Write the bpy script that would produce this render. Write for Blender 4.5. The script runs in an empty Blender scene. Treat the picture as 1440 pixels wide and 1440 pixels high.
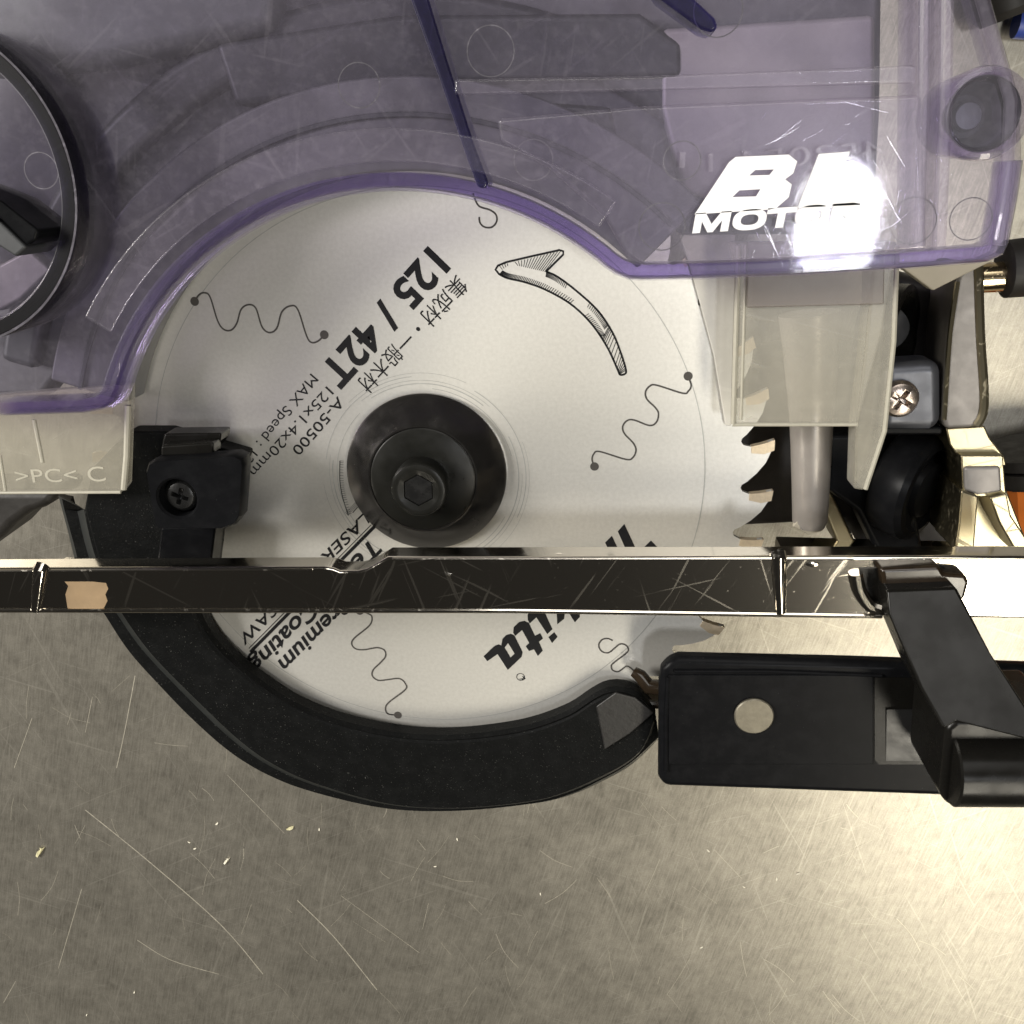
import bpy, bmesh, math, random
from mathutils import Vector, Matrix
random.seed(7)
sc = bpy.context.scene
COL = sc.collection

# ------------------------------------------------------------------ camera
ZB = 52.0                                   # blade face is 52 mm above the bench
F_PX = 1400.0
RX, RY = 0.330, -0.078
TV = Vector((-15.803, 6.514, -181.401))
RM = Matrix.Rotation(RX, 3, 'X') @ Matrix.Rotation(RY, 3, 'Y')
CMM = -(RM.transposed() @ TV)               # camera position in millimetres, blade frame
cam_d = bpy.data.cameras.new('camera')
cam_d.sensor_width = 36.0
cam_d.lens = 36.0 * F_PX / 1440.0
cam_d.clip_start = 0.01
cam_d.clip_end = 20.0
cam = bpy.data.objects.new('camera', cam_d)
COL.objects.link(cam)
cam.matrix_world = Matrix.Translation((CMM + Vector((0, 0, ZB))) * .001) @ RM.transposed().to_4x4()
sc.camera = cam

# ------------------------------------------------------------------ world, lamps, exposure
w = bpy.data.worlds.new('World')
sc.world = w
w.use_nodes = True
w.node_tree.nodes['Background'].inputs[0].default_value = (1.0, .93, .84, 1)
w.node_tree.nodes['Background'].inputs[1].default_value = 0.018

def lamp(name, pos, target, sx, sy, power, col, spin=None):
    d = bpy.data.lights.new(name, 'AREA')
    d.shape = 'RECTANGLE'
    d.size, d.size_y = sx, sy
    d.energy = power
    d.color = col
    o = bpy.data.objects.new(name, d)
    COL.objects.link(o)
    if spin is None:
        q = (Vector(target) - Vector(pos)).to_track_quat('-Z', 'Y')
        o.matrix_world = Matrix.Translation(Vector(pos)) @ q.to_matrix().to_4x4()
    else:
        o.matrix_world = Matrix.Translation(Vector(pos)) @ Matrix.Rotation(spin, 4, 'Z')
    return o
# long ceiling fixture to the right, a short one nearer, a broad work lamp at the left, an added unseen fill lamp behind
lamp('ceiling_fixture', (.645, -.74, 1.22), None, .20, 1.0, 14, (1, .93, .78), math.radians(7.6))
small = lamp('ceiling_fixture_small', (.335, -.015, 1.25), None, .10, .17, 2.2, (.97, .98, 1), 0.0)
small.data.shape = 'ELLIPSE'
lamp('work_lamp', (-.86, .26, .62), (0, 0, .07), .30, .30, 15, (1, .96, .90))
lamp('fill_lamp', (.15, .85, 1.2), (0, 0, .07), 0.7, .7, 5.5, (1, .97, .92))
sc.view_settings.view_transform = 'Standard'
sc.view_settings.look = 'None'
sc.view_settings.gamma = 1
sc.view_settings.exposure = 0.0
sc.cycles.max_bounces = 11
sc.cycles.transparent_max_bounces = 22
sc.cycles.use_denoising = True

# ------------------------------------------------------------------ geometry helpers (millimetres, blade frame: x right, y up in the photo, z out of the blade)
def W(px, py, z=0.0):
    d = RM.transposed() @ Vector(((px - 720) / F_PX, (720 - py) / F_PX, -1))
    t = (z - CMM.z) / d.z
    p = CMM + d * t
    return Vector((p.x, p.y, z))
def P(pts, z): return [W(x, y, z) for x, y in pts]
def ZM(pts, s, ox, oy): return [(x / s + ox, y / s + oy) for x, y in pts]   # crop pixel -> photo pixel

def finish(name, bm, mat, parent=None, smooth=35, bevel=0, seg=2, recalc=True, kind=None, label=None):
    if recalc:
        bmesh.ops.recalc_face_normals(bm, faces=bm.faces)
        if bm.calc_volume(signed=True) < 0: bmesh.ops.reverse_faces(bm, faces=bm.faces)
    for v in bm.verts:
        v.co = (v.co + Vector((0, 0, ZB))) * .001
    me = bpy.data.meshes.new(name)
    bm.to_mesh(me); bm.free()
    if smooth:
        for p in me.polygons: p.use_smooth = True
        me.set_sharp_from_angle(angle=math.radians(smooth))
    o = bpy.data.objects.new(name, me)
    COL.objects.link(o)
    me.materials.append(mat)
    if parent: o.parent = parent
    if bevel:
        m = o.modifiers.new('edge', 'BEVEL')
        m.width = bevel * .001; m.segments = seg; m.limit_method = 'ANGLE'; m.angle_limit = math.radians(32)
        m.harden_normals = True
    if kind: o['kind'] = kind
    if label: o['label'] = label
    return o

def add_loft(bm, loops, cap0=True, cap1=True, closed=True):
    vs = [[bm.verts.new(p) for p in L] for L in loops]
    n = len(vs[0])
    for a, b in zip(vs, vs[1:]):
        for i in range(n if closed else n - 1):
            j = (i + 1) % n
            try: bm.faces.new((a[i], a[j], b[j], b[i]))
            except ValueError: pass
    if cap0: bm.faces.new(list(reversed(vs[0])))
    if cap1: bm.faces.new(vs[-1])
    return vs
def add_prism(bm, pts, z0, z1, zr=None, taper=0):
    """pixel outline read at height zr (default the top), pushed down from z1 to z0"""
    top = [W(x, y, z1 if zr is None else zr) for x, y in pts]
    a = [Vector((p.x, p.y, z1)) for p in top]
    b = [Vector((p.x, p.y, z0)) for p in (offset(top, -taper) if taper else top)]
    add_loft(bm, [b, a])
def add_box(bm, c, s, M=None):
    r = bmesh.ops.create_cube(bm, size=1, matrix=(M or Matrix()) @ Matrix.Translation(c) @ Matrix.Diagonal((*s, 1)))
    return r
def prism(name, pts, z0, z1, mat, parent, bevel=.5, zr=None, seg=2, smooth=35, **k):
    bm = bmesh.new(); add_prism(bm, pts, z0, z1, zr)
    return finish(name, bm, mat, parent, smooth, bevel, seg, **k)
def circ(r, n, z, c=(0, 0), fn=None):
    out = []
    for i in range(n):
        a = 2 * math.pi * i / n
        q = fn(a) if fn else r
        out.append(Vector((c[0] + q * math.cos(a), c[1] + q * math.sin(a), z)))
    return out
def lathe(name, prof, c, mat, parent, n=64, M=None, ring=False, smooth=35, **k):
    """prof: list of (radius or function of angle, z)"""
    bm = bmesh.new()
    loops = []
    for r, z in prof:
        L = circ(r, n, z, (0, 0), r if callable(r) else None)
        loops.append([(M @ p if M else p + Vector((c[0], c[1], 0))) for p in L])
    vs = add_loft(bm, loops, not ring, not ring)
    if ring:
        for i in range(n): bm.faces.new((vs[-1][i], vs[-1][(i + 1) % n], vs[0][(i + 1) % n], vs[0][i]))
    return finish(name, bm, mat, parent, smooth, **k)
def hexf(r): return lambda a: r * math.cos(math.pi / 6) / math.cos(((a + math.pi / 6) % (math.pi / 3)) - math.pi / 6)
def plusf(L, h, rot=0):
    def f(a):
        a += rot
        ca, sa = abs(math.cos(a)) + 1e-6, abs(math.sin(a)) + 1e-6
        return max(min(L / ca, h / sa), min(h / ca, L / sa))
    return f
def cr(pts, n=6, closed=False):
    """Catmull-Rom through points"""
    out = []
    m = len(pts)
    rng = range(m if closed else m - 1)
    for i in rng:
        if closed: p0, p1, p2, p3 = (pts[(i + k) % m] for k in (-1, 0, 1, 2))
        else: p0, p1, p2, p3 = pts[max(i - 1, 0)], pts[i], pts[i + 1], pts[min(i + 2, m - 1)]
        for s in range(n):
            t = s / n
            out.append(.5 * ((2 * p1) + (-p0 + p2) * t + (2 * p0 - 5 * p1 + 4 * p2 - p3) * t * t + (-p0 + 3 * p1 - 3 * p2 + p3) * t ** 3))
    if not closed: out.append(pts[-1].copy())
    return out
def offset(pts, d):
    """shift a closed outline sideways by d (positive = outwards for counter-clockwise)"""
    n = len(pts); out = []
    area = sum(pts[i].x * pts[(i + 1) % n].y - pts[(i + 1) % n].x * pts[i].y for i in range(n))
    s = 1 if area > 0 else -1
    for i in range(n):
        a, b, c = pts[i - 1], pts[i], pts[(i + 1) % n]
        e1 = Vector((b.x - a.x, b.y - a.y)); e2 = Vector((c.x - b.x, c.y - b.y))
        e1.normalize(); e2.normalize()
        n1 = Vector((e1.y, -e1.x)); n2 = Vector((e2.y, -e2.x))
        m = n1 + n2
        if m.length < 1e-6: m = n1.copy()
        m.normalize()
        k = d * s / max(.35, m.dot(n1))
        out.append(Vector((b.x + m.x * k, b.y + m.y * k, b.z)))
    return out
def add_ribbon(bm, pts, wd, closed=False, z=None, h=.03):
    """thin raised line of width wd along pts"""
    n = len(pts)
    L, R = [], []
    for i, p in enumerate(pts):
        a = pts[i - 1] if (i or closed) else p
        b = pts[(i + 1) % n] if (i < n - 1 or closed) else p
        t = b - a; t.z = 0
        if t.length < 1e-7: t = Vector((1, 0, 0))
        t.normalize()
        nn = Vector((-t.y, t.x, 0)) * wd * .5
        zz = p.z if z is None else z
        L.append(bm.verts.new((p.x + nn.x, p.y + nn.y, zz))); R.append(bm.verts.new((p.x - nn.x, p.y - nn.y, zz)))
    for i in range(n if closed else n - 1):
        j = (i + 1) % n
        bm.faces.new((R[i], R[j], L[j], L[i]))
def add_disc(bm, c, r, z, n=20):
    bm.faces.new([bm.verts.new(p) for p in circ(r, n, z, c)])
def add_tube(bm, pts, r, seg=10, flat=1.0):
    loops = []
    n = len(pts)
    for i, p in enumerate(pts):
        t = (pts[min(i + 1, n - 1)] - pts[max(i - 1, 0)]).normalized()
        u = t.cross(Vector((0, 0, 1)))
        if u.length < 1e-3: u = t.cross(Vector((0, 1, 0)))
        u.normalize(); v = u.cross(t).normalized()
        rr = r[i] if isinstance(r, (list, tuple)) else r
        loops.append([p + (u * math.cos(2 * math.pi * k / seg) + v * math.sin(2 * math.pi * k / seg) * flat) * rr for k in range(seg)])
    add_loft(bm, loops)
def resample(pts, n):
    d = [0]
    for a, b in zip(pts, pts[1:]): d.append(d[-1] + (b - a).length)
    out = []; k = 0
    for i in range(n):
        s = d[-1] * i / (n - 1)
        while k < len(pts) - 2 and d[k + 1] < s: k += 1
        f = (s - d[k]) / max(1e-9, d[k + 1] - d[k])
        out.append(pts[k].lerp(pts[k + 1], min(max(f, 0), 1)))
    return out
def empty(name, loc=(0, 0, 0)):
    o = bpy.data.objects.new(name, None); COL.objects.link(o); o.location = loc; o.empty_display_size = .02
    return o
def tag(o, label, cat, group=None):
    o['label'] = label; o['category'] = cat
    if group: o['group'] = group
    return o

# ------------------------------------------------------------------ materials
class N:
    def __init__(s, name):
        s.m = bpy.data.materials.new(name); s.m.use_nodes = True
        s.t = s.m.node_tree; s.n = s.t.nodes; s.l = s.t.links
        s.b = s.n['Principled BSDF']; s.out = s.n['Material Output']
    def new(s, t, **k):
        x = s.n.new(t)
        for a, v in k.items():
            if hasattr(x, a): setattr(x, a, v)
        return x
    def link(s, a, b): s.l.new(a, b)
    def coord(s, scale=(1, 1, 1), rot=(0, 0, 0)):
        tc = s.new('ShaderNodeTexCoord'); r = s.new('ShaderNodeMapping'); mp = s.new('ShaderNodeMapping')
        r.inputs['Rotation'].default_value = rot
        mp.inputs['Scale'].default_value = scale
        s.link(tc.outputs['Object'], r.inputs['Vector']); s.link(r.outputs[0], mp.inputs['Vector'])
        return mp.outputs[0]
    def noise(s, scale, detail=4, rough=.55, vec=None):
        x = s.new('ShaderNodeTexNoise'); x.inputs['Scale'].default_value = scale
        x.inputs['Detail'].default_value = detail; x.inputs['Roughness'].default_value = rough
        s.link(vec or s.coord(), x.inputs['Vector'])
        return x.outputs['Fac']
    def ramp(s, fac, stops):
        r = s.new('ShaderNodeValToRGB'); e = r.color_ramp.elements
        while len(e) < len(stops): e.new(.5)
        for q, (p, c) in zip(e, stops):
            q.position = p; q.color = (*c, 1) if isinstance(c, tuple) else (c, c, c, 1)
        s.link(fac, r.inputs[0]); return r.outputs[0]
    def math(s, op, a, b=None):
        x = s.new('ShaderNodeMath', operation=op)
        for i, v in enumerate((a, b)):
            if v is None: continue
            if isinstance(v, (int, float)): x.inputs[i].default_value = v
            else: s.link(v, x.inputs[i])
        return x.outputs[0]
    def mix(s, fac, a, b, mode='MIX'):
        x = s.new('ShaderNodeMix', data_type='RGBA', blend_type=mode)
        for i, v in ((0, fac), (6, a), (7, b)):
            if isinstance(v, (int, float)): x.inputs[i].default_value = v
            elif isinstance(v, tuple): x.inputs[i].default_value = (*v, 1)
            else: s.link(v, x.inputs[i])
        return x.outputs[2]
    def bump(s, h, strength, dist=.0002):
        b = s.new('ShaderNodeBump'); b.inputs['Strength'].default_value = strength; b.inputs['Distance'].default_value = dist
        s.link(h, b.inputs['Height']); s.link(b.outputs[0], s.b.inputs['Normal'])
        return b.outputs[0]
    def set(s, **k):
        for a, v in k.items():
            i = s.b.inputs[a.replace('_', ' ')]
            if isinstance(v, (int, float)): i.default_value = v
            elif isinstance(v, tuple): i.default_value = (*v, 1)
            else: s.link(v, i)
        return s

def scratches(m, count, wave, thr, seed=0, stretch=60):
    """fine straight scratch lines at several angles: stretched noise cut high"""
    acc = None
    for k in range(count):
        v = m.coord((wave, wave / stretch, wave), (0, 0, seed + k * 2.399))
        tcn = m.noise(1, 2, .4, v)
        s = m.ramp(tcn, [(thr, 0.0), (thr + .035, 1.0)])
        acc = s if acc is None else m.math('MAXIMUM', acc, s)
    return acc
def plain(name, col, rough, metal=0, nscale=900, namp=.25, bump=.0, bscale=2500, spec=.5, dist=.0001):
    m = N(name)
    n = m.noise(nscale, 5)
    c = m.mix(n, tuple(x * (1 - namp) for x in col), tuple(min(1, x * (1 + namp)) for x in col))
    m.set(Base_Color=c, Metallic=metal)
    m.b.inputs['Specular IOR Level'].default_value = spec
    m.set(Roughness=m.ramp(m.noise(nscale * .6, 4), [(.3, max(0, rough - .08)), (.7, min(1, rough + .08))]))
    if bump: m.bump(m.noise(bscale, 3), bump, dist)
    return m.m
def speckled(name, col, dust, rough, amt=.68, bump=.3, bscale=2200):
    """moulded black plastic with grain and dust flecks"""
    m = N(name)
    f = m.ramp(m.noise(3800, 2, .6), [(amt, 0.0), (amt + .06, 1.0)])
    blot = m.ramp(m.noise(300, 6, .7), [(.45, 0.0), (.8, 1.0)])
    c = m.mix(blot, col, tuple(x * 1.3 + .002 for x in col))
    m.set(Base_Color=m.mix(m.math('MULTIPLY', f, .55), c, dust), Roughness=m.math('ADD', m.math('MULTIPLY', blot, .12), rough))
    m.bump(m.noise(bscale, 3), bump, .00012)
    m.b.inputs['Specular IOR Level'].default_value = .06
    return m.m

M = {}
# bench steel
m = N('bench_steel')
big = m.noise(9, 5, .6)
mid = m.noise(70, 6, .65)
fine = m.ramp(m.noise(1, 4, .65, m.coord((2200, 140, 900), (0, 0, .25))), [(.3, 0.0), (.7, 1.0)])
sA = scratches(m, 6, 900, .70, .2, 50)
sB = scratches(m, 6, 1800, .70, 1.1, 45)
midb = m.ramp(m.math('ADD', m.math('MULTIPLY', mid, .5), m.math('MULTIPLY', m.noise(280, 5, .7), .5)), [(.36, 0.0), (.64, 1.0)])
c = m.mix(midb, (.22, .205, .172), (.39, .365, .31))
c = m.mix(m.math('MULTIPLY', fine, .6), c, (.56, .525, .45))
grit = m.ramp(m.noise(2600, 3, .7), [(.35, 0.0), (.7, 1.0)])
c = m.mix(m.math('MULTIPLY', grit, .35), c, (.19, .175, .145))
c = m.mix(m.math('MULTIPLY', sA, .16), c, (.78, .74, .64))
c = m.mix(m.math('MULTIPLY', sB, .16), c, (.74, .70, .62))
m.set(Base_Color=c, Metallic=.74, Roughness=m.ramp(m.math('ADD', m.math('MULTIPLY', big, .5), m.math('MULTIPLY', mid, .5)), [(.3, .33), (.7, .43)]))
m.bump(m.math('ADD', m.math('MULTIPLY', fine, .4), m.math('ADD', sA, sB)), .035, .0002)
M['bench'] = m.m
M['scratch'] = plain('bright_scratch', (.62, .58, .48), .5, .7)
# printed blade
m = N('blade_silver')
n1 = m.noise(1500, 3, .6); n2 = m.noise(60, 4)
grain = m.ramp(n1, [(.35, (.63, .615, .57)), (.65, (.70, .685, .64))])
m.set(Base_Color=m.mix(m.math('MULTIPLY', n2, .5), grain, (.67, .665, .63)), Metallic=.55, Roughness=.36)
tg = m.new('ShaderNodeTangent', direction_type='RADIAL', axis='Z')
m.link(tg.outputs[0], m.b.inputs['Tangent']); m.b.inputs['Anisotropic'].default_value = .55
m.bump(m.noise(2600, 2), .06, .00008)
M['blade'] = m.m
M['ground_ring'] = plain('ground_steel_ring', (.56, .55, .52), .36, .35, 1200, .1)
M['carbide'] = plain('carbide', (.60, .50, .36), .40, .5, 1500, .2, .2)
M['print'] = plain('black_print', (.012, .012, .013), .55, 0, 2500, .3, spec=.15)
M['slot'] = plain('laser_cut_slot', (.05, .045, .04), .7, 0, 2500, .3)
M['white_print'] = plain('white_print', (.86, .86, .88), .5, 0, 900, .04)
M['rub'] = plain('rubbed_ring', (.40, .40, .38), .45, .3, 900, .2)
# plastics
M['guard_black'] = speckled('black_moulded_plastic', (.0055, .0058, .0058), (.24, .24, .22), .50, .69, .7)
M['black_satin'] = speckled('black_satin_plastic', (.006, .0062, .007), (.20, .20, .20), .30, .745, .06, 900)
M['black_gloss'] = plain('black_glossy_paint', (.008, .0075, .0065), .27, 0, 300, .3, spec=.2)
M['brown_gloss'] = plain('brown_black_gloss', (.022, .015, .009), .22, 0, 300, .3)
M['rubber'] = plain('dark_rubber', (.018, .016, .014), .55, 0, 700, .3, .2)
M['steel_black'] = plain('blackened_steel', (.105, .10, .096), .20, .9, 500, .06, .03)
M['steel_dull'] = plain('oiled_dark_steel', (.010, .010, .0085), .34, .0, 500, .2, .05, spec=.22)
M['screw'] = plain('screw_steel', (.40, .34, .30), .28, .9, 900, .35, .1)
M['screw_dark'] = plain('black_screw_steel', (.05, .05, .05), .27, .8, 900, .3, .1)
M['cast'] = plain('cast_aluminium', (.26, .245, .235), .52, .4, 400, .3, .25, 900)
M['cast_dark'] = plain('dark_cast_metal', (.05, .052, .055), .50, .3, 120, .55, .3, 500)
M['cast_mid'] = plain('grey_cast_metal', (.12, .12, .125), .50, .3, 90, .7, .3, 500)
M['silver_block'] = plain('silver_block', (.115, .12, .138), .42, .6, 400, .15, .1)
M['zinc_disc'] = plain('worn_zinc', (.17, .155, .12), .42, .6, 900, .3, .1)
M['orange'] = plain('orange_plastic', (.75, .20, .035), .42, 0, 200, .2)
M['blue'] = plain('blue_plastic', (.05, .09, .42), .4, 0, 200, .2)
M['amber'] = plain('pale_plastic', (.48, .44, .35), .45, 0, 200, .1)
M['chip'] = plain('wood_shaving', (.62, .58, .36), .7, 0, 900, .25)
M['chip_white'] = plain('pale_wood_dust', (.78, .74, .62), .7, 0, 900, .2)
# plating
def plating(name, col, rough, sa):
    m = N(name)
    s1 = scratches(m, 5, 1300, .68, .4, 30)
    pit = m.ramp(m.noise(1900, 2), [(.70, 0.0), (.76, 1.0)])
    wv = m.noise(120, 3)
    m.set(Base_Color=m.mix(m.math('MULTIPLY', s1, .12), col, (.75, .70, .6)), Metallic=1.0,
          Roughness=m.math('ADD', m.math('MULTIPLY', m.math('MAXIMUM', s1, pit), sa), rough))
    m.bump(m.math('ADD', m.math('ADD', m.math('MULTIPLY', s1, .25), m.math('MULTIPLY', pit, .6)), m.math('MULTIPLY', wv, .5)), .022, .00008)
    return m.m
M['nickel'] = plating('nickel_plating', (.80, .75, .66), .11, .08)
M['zinc_gold'] = plating('yellow_zinc_plating', (.37, .33, .225), .33, .2)
# clear plastics: coloured in the body of the material, not on its surface
def clear(name, sigma, haze, hazecol, rough, dustscale=700, dust=.30):
    m = N(name)
    tr = m.new('ShaderNodeBsdfTransparent')
    gl = m.b
    m.set(Base_Color=hazecol, Roughness=rough)
    geo = m.new('ShaderNodeNewGeometry')
    dt = m.new('ShaderNodeVectorMath', operation='DOT_PRODUCT')
    m.link(geo.outputs['Incoming'], dt.inputs[1])
    gr = m.math('SUBTRACT', 1.0, m.math('MINIMUM', m.math('ABSOLUTE', dt.outputs['Value']), 1.0))
    fres = m.math('ADD', m.math('MULTIPLY', m.math('POWER', gr, 5.0), .9), .042)
    d1 = m.ramp(m.noise(dustscale, 6, .65), [(.48, 0.0), (.80, 1.0)])
    d2 = m.ramp(m.noise(40, 5, .6), [(.35, 0.0), (.75, 1.0)])
    sc1 = scratches(m, 5, 900, .70, .9, 18)
    fl = m.ramp(m.noise(2600, 2), [(.72, 0.0), (.77, 1.0)])
    d = m.math('ADD', m.math('MULTIPLY', d1, dust * .5), m.math('MULTIPLY', d2, dust * .35))
    d = m.math('ADD', d, m.math('MULTIPLY', m.math('MAXIMUM', m.math('MULTIPLY', sc1, .35), fl), dust * .8))
    dif = m.new('ShaderNodeBsdfDiffuse'); dif.inputs[0].default_value = (*hazecol, 1)
    mx1 = m.new('ShaderNodeMixShader')
    m.link(m.math('MINIMUM', m.math('ADD', d, haze), .95), mx1.inputs[0]); m.link(tr.outputs[0], mx1.inputs[1]); m.link(dif.outputs[0], mx1.inputs[2])
    glossy = m.new('ShaderNodeBsdfGlossy'); glossy.inputs['Roughness'].default_value = rough
    soft = m.new('ShaderNodeBsdfGlossy'); soft.inputs['Roughness'].default_value = min(.6, rough * 4 + .14)
    mxg = m.new('ShaderNodeMixShader'); mxg.inputs[0].default_value = .5
    m.link(glossy.outputs[0], mxg.inputs[1]); m.link(soft.outputs[0], mxg.inputs[2])
    mx2 = m.new('ShaderNodeMixShader')
    m.link(fres, mx2.inputs[0]); m.link(mx1.outputs[0], mx2.inputs[1]); m.link(mxg.outputs[0], mx2.inputs[2])
    b = m.new('ShaderNodeBump'); b.inputs['Strength'].default_value = .10; b.inputs['Distance'].default_value = .0004
    m.link(m.math('ADD', m.math('ADD', m.noise(45, 3), m.math('MULTIPLY', m.noise(160, 3), .35)), m.math('MULTIPLY', sc1, .1)), b.inputs['Height'])
    m.link(b.outputs[0], glossy.inputs['Normal']); m.link(b.outputs[0], soft.inputs['Normal']); m.link(b.outputs[0], dt.inputs[0])
    m.link(mx2.outputs[0], m.out.inputs['Surface'])
    va = m.new('ShaderNodeVolumeAbsorption')
    mxs = max(sigma)
    va.inputs['Color'].default_value = tuple(1 - s / mxs for s in sigma) + (1,)
    va.inputs['Density'].default_value = mxs * 1000
    m.link(va.outputs[0], m.out.inputs['Volume'])
    return m.m
M['purple'] = clear('clear_purple_plastic', (.082, .098, 0.052), .024, (.46, .43, .49), .045, 700, .11)
M['purple_rib'] = clear('clear_purple_rib', (1.0, 1.1, .36), .03, (.10, .08, .30), .08, 700, .05)
M['purple_edge'] = clear('clear_purple_edge', (.13, .165, .045), .03, (.30, .26, .44), .04, 700, .05)
M['port'] = clear('dark_clear_plastic', (1.0, 1.05, .75), .02, (.12, .11, .15), .08, 700, .05)
M['frost'] = clear('frosted_clear_plastic', (.012, .016, .035), 0.31, (.43, .405, .335), .26, 500, .25)
M['milky'] = clear('milky_clear_plastic', (.01, .013, .03), .72, (.68, .66, .60), .35, 500, .2)
M['mark'] = plain('pale_scored_line', (.40, .38, .31), .5, .0, 900, .15)
M['smoky'] = clear('smoky_clear_plastic', (.05, .06, .07), .40, (.20, .165, .14), .3, 500, .2)
M['emboss'] = clear('embossed_clear_line', (.02, .03, .01), .07, (.66, .62, .74), .1)

# ------------------------------------------------------------------ setting: the steel bench
bm = bmesh.new()
add_box(bm, (0, -40, -ZB - 1.5), (1500, 1500, 3))
bench = finish('workbench_top', bm, M['bench'], None, smooth=0)
bench['kind'] = 'structure'
bm = bmesh.new()
rs = random.Random(3)
zs = -ZB + .04
def scr(pts, wd): add_ribbon(bm, cr([W(x, y, zs) for x, y in pts], 5), wd)
for pts, wd in [([(120, 1139), (210, 1212), (310, 1300), (370, 1370)], .32), ([(418, 1266), (470, 1318), (530, 1392)], .30),
                ([(190, 950), (175, 1030), (164, 1080)], .22), ([(115, 1250), (82, 1362)], .2), ([(193, 1322), (240, 1350), (308, 1370)], .24),
                ([(105, 1160), (113, 1180)], .2), ([(320, 1090), (400, 1172)], .14), ([(480, 1260), (590, 1340)], .12),
                ([(130, 980), (120, 1030)], .14), ([(20, 1080), (45, 1010)], .15), ([(5, 1410), (22, 1380)], .2)]: scr(pts, wd)
for k in range(150):
    x, y = rs.uniform(0, 1440), rs.uniform(880, 1440)
    a = rs.choice([rs.gauss(1.8, .25), rs.gauss(.75, .2), rs.uniform(0, 3.1)])
    L = rs.uniform(8, 60); b = rs.uniform(-.15, .15)
    scr([(x, y), (x + L * .5 * math.cos(a), y + L * .5 * math.sin(a)), (x + L * math.cos(a + b), y + L * math.sin(a + b))], rs.uniform(.05, .13))
s = finish('scratch_marks', bm, M['scratch'], bench, smooth=0, recalc=False, kind='stuff')

# ------------------------------------------------------------------ the saw
saw = tag(empty('circular_saw'), 'circular saw lying on its side with clear purple blade cover and nickel plated base edge', 'circular saw')

# --- blade
NT = 42
PH = .130
def pol(r, a): return Vector((r * math.cos(a), r * math.sin(a), 0))
dg = math.radians
out = []
for k in range(NT):
    a = PH + k * 2 * math.pi / NT
    out += [pol(62.2, a), pol(60.2, a - dg(.55)), pol(58.3, a - dg(.75)), pol(57.1, a - dg(.35)), pol(56.7, a + dg(.25)),
            pol(56.9, a + dg(.85)), pol(57.8, a + dg(1.5)), pol(59.4, a + dg(3.0)), pol(60.9, a + dg(4.8)), pol(61.8, a + dg(6.6)), pol(62.15, a + dg(8.0))]
bm = bmesh.new()
def zz(L, z): return [Vector((p.x, p.y, z)) for p in L]
add_loft(bm, [zz(out, -1), zz(out, 0)])
blade = finish('saw_blade', bm, M['blade'], saw, smooth=20)
# carbide tips, one object each
tipb = bmesh.new()
pr = [pol(62.5, 0), pol(62.35, dg(-1.7)), pol(60.6, dg(-2.2)), pol(58.4, dg(-1.9)), pol(58.4, dg(-.70)), pol(60.2, dg(-.47))]
add_loft(tipb, [zz(pr, -1.3), zz(pr, .22)])
for v in tipb.verts: v.co += Vector((0, 0, -ZB))
bmesh.ops.recalc_face_normals(tipb, faces=tipb.faces)
for v in tipb.verts: v.co = (v.co + Vector((0, 0, ZB))) * .001
tme = bpy.data.meshes.new('carbide_tip'); tipb.to_mesh(tme); tipb.free(); tme.materials.append(M['carbide'])
for k in range(NT):
    o = bpy.data.objects.new('carbide_tip', tme); COL.objects.link(o); o.parent = blade
    o.location = (0, 0, ZB * .001); o.rotation_euler = (0, 0, PH + k * 2 * math.pi / NT)
# ground ring outside the printed face, line at its border and rubbed rings round the flange
ZP = .055
bm = bmesh.new()
add_ribbon(bm, circ(50.3, 180, ZP), .14, True)
finish('print_border', bm, M['rub'], blade, smooth=0, recalc=False)
bm = bmesh.new()
for r, wd in ((16.3, .10), (17.1, .16), (17.7, .07), (18.4, .13), (19.0, .06)):
    L = circ(r, 120, ZP)
    s0 = rs.randint(0, 119)
    for seg in range(3):
        q = [L[(s0 + seg * 40 + i) % 120] for i in range(rs.randint(20, 34))]
        add_ribbon(bm, q, wd)
finish('rubbed_rings', bm, M['rub'], blade, smooth=0, recalc=False)

# lettering
def text(body, p0, p1, h, mat, parent, shear=0, bold=0, z=ZP, name='lettering', mirror=False, depth=0, zw=0.0, font_cap=None, squash=None, flip=False):
    cu = bpy.data.curves.new('tmp', 'FONT'); cu.body = body; cu.shear = shear; cu.offset = bold; cu.resolution_u = 4
    cu.fill_mode = 'FRONT'; cu.space_character = 1.02
    ob = bpy.data.objects.new('tmp', cu); COL.objects.link(ob)
    dg_ = bpy.context.evaluated_depsgraph_get(); dg_.update()
    me = bpy.data.meshes.new_from_object(ob.evaluated_get(dg_))
    bpy.data.objects.remove(ob); bpy.data.curves.remove(cu)
    xs = [v.co.x for v in me.vertices]; ys = [v.co.y for v in me.vertices]
    x0, x1 = min(xs), max(xs); cap = font_cap or .729
    a, b = W(*p0, zw), W(*p1, zw)
    e = (b - a); L = e.length; e.normalize(); up = Vector((-e.y, e.x, 0))
    if flip: up = -up
    for v in me.vertices:
        u = (v.co.x - x0) / (x1 - x0)
        if mirror: u = 1 - u
        p = a + e * (u * L) + up * (v.co.y / cap * h)
        v.co = Vector((p.x, p.y, z + ZB)) * .001
    me.name = name
    o = bpy.data.objects.new(name, me); COL.objects.link(o); me.materials.clear(); me.materials.append(mat); o.parent = parent
    return o
PR = M['print']
text('125 / 42T', (603, 347), (449, 520), 5.3, PR, blade, 0, .030)
text('\u96c6\u6210\u6750\u30fb\u4e00\u822c\u6728\u6750', (643, 387), (502, 538), 2.7, PR, blade, 0, .0, font_cap=.74)
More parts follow.
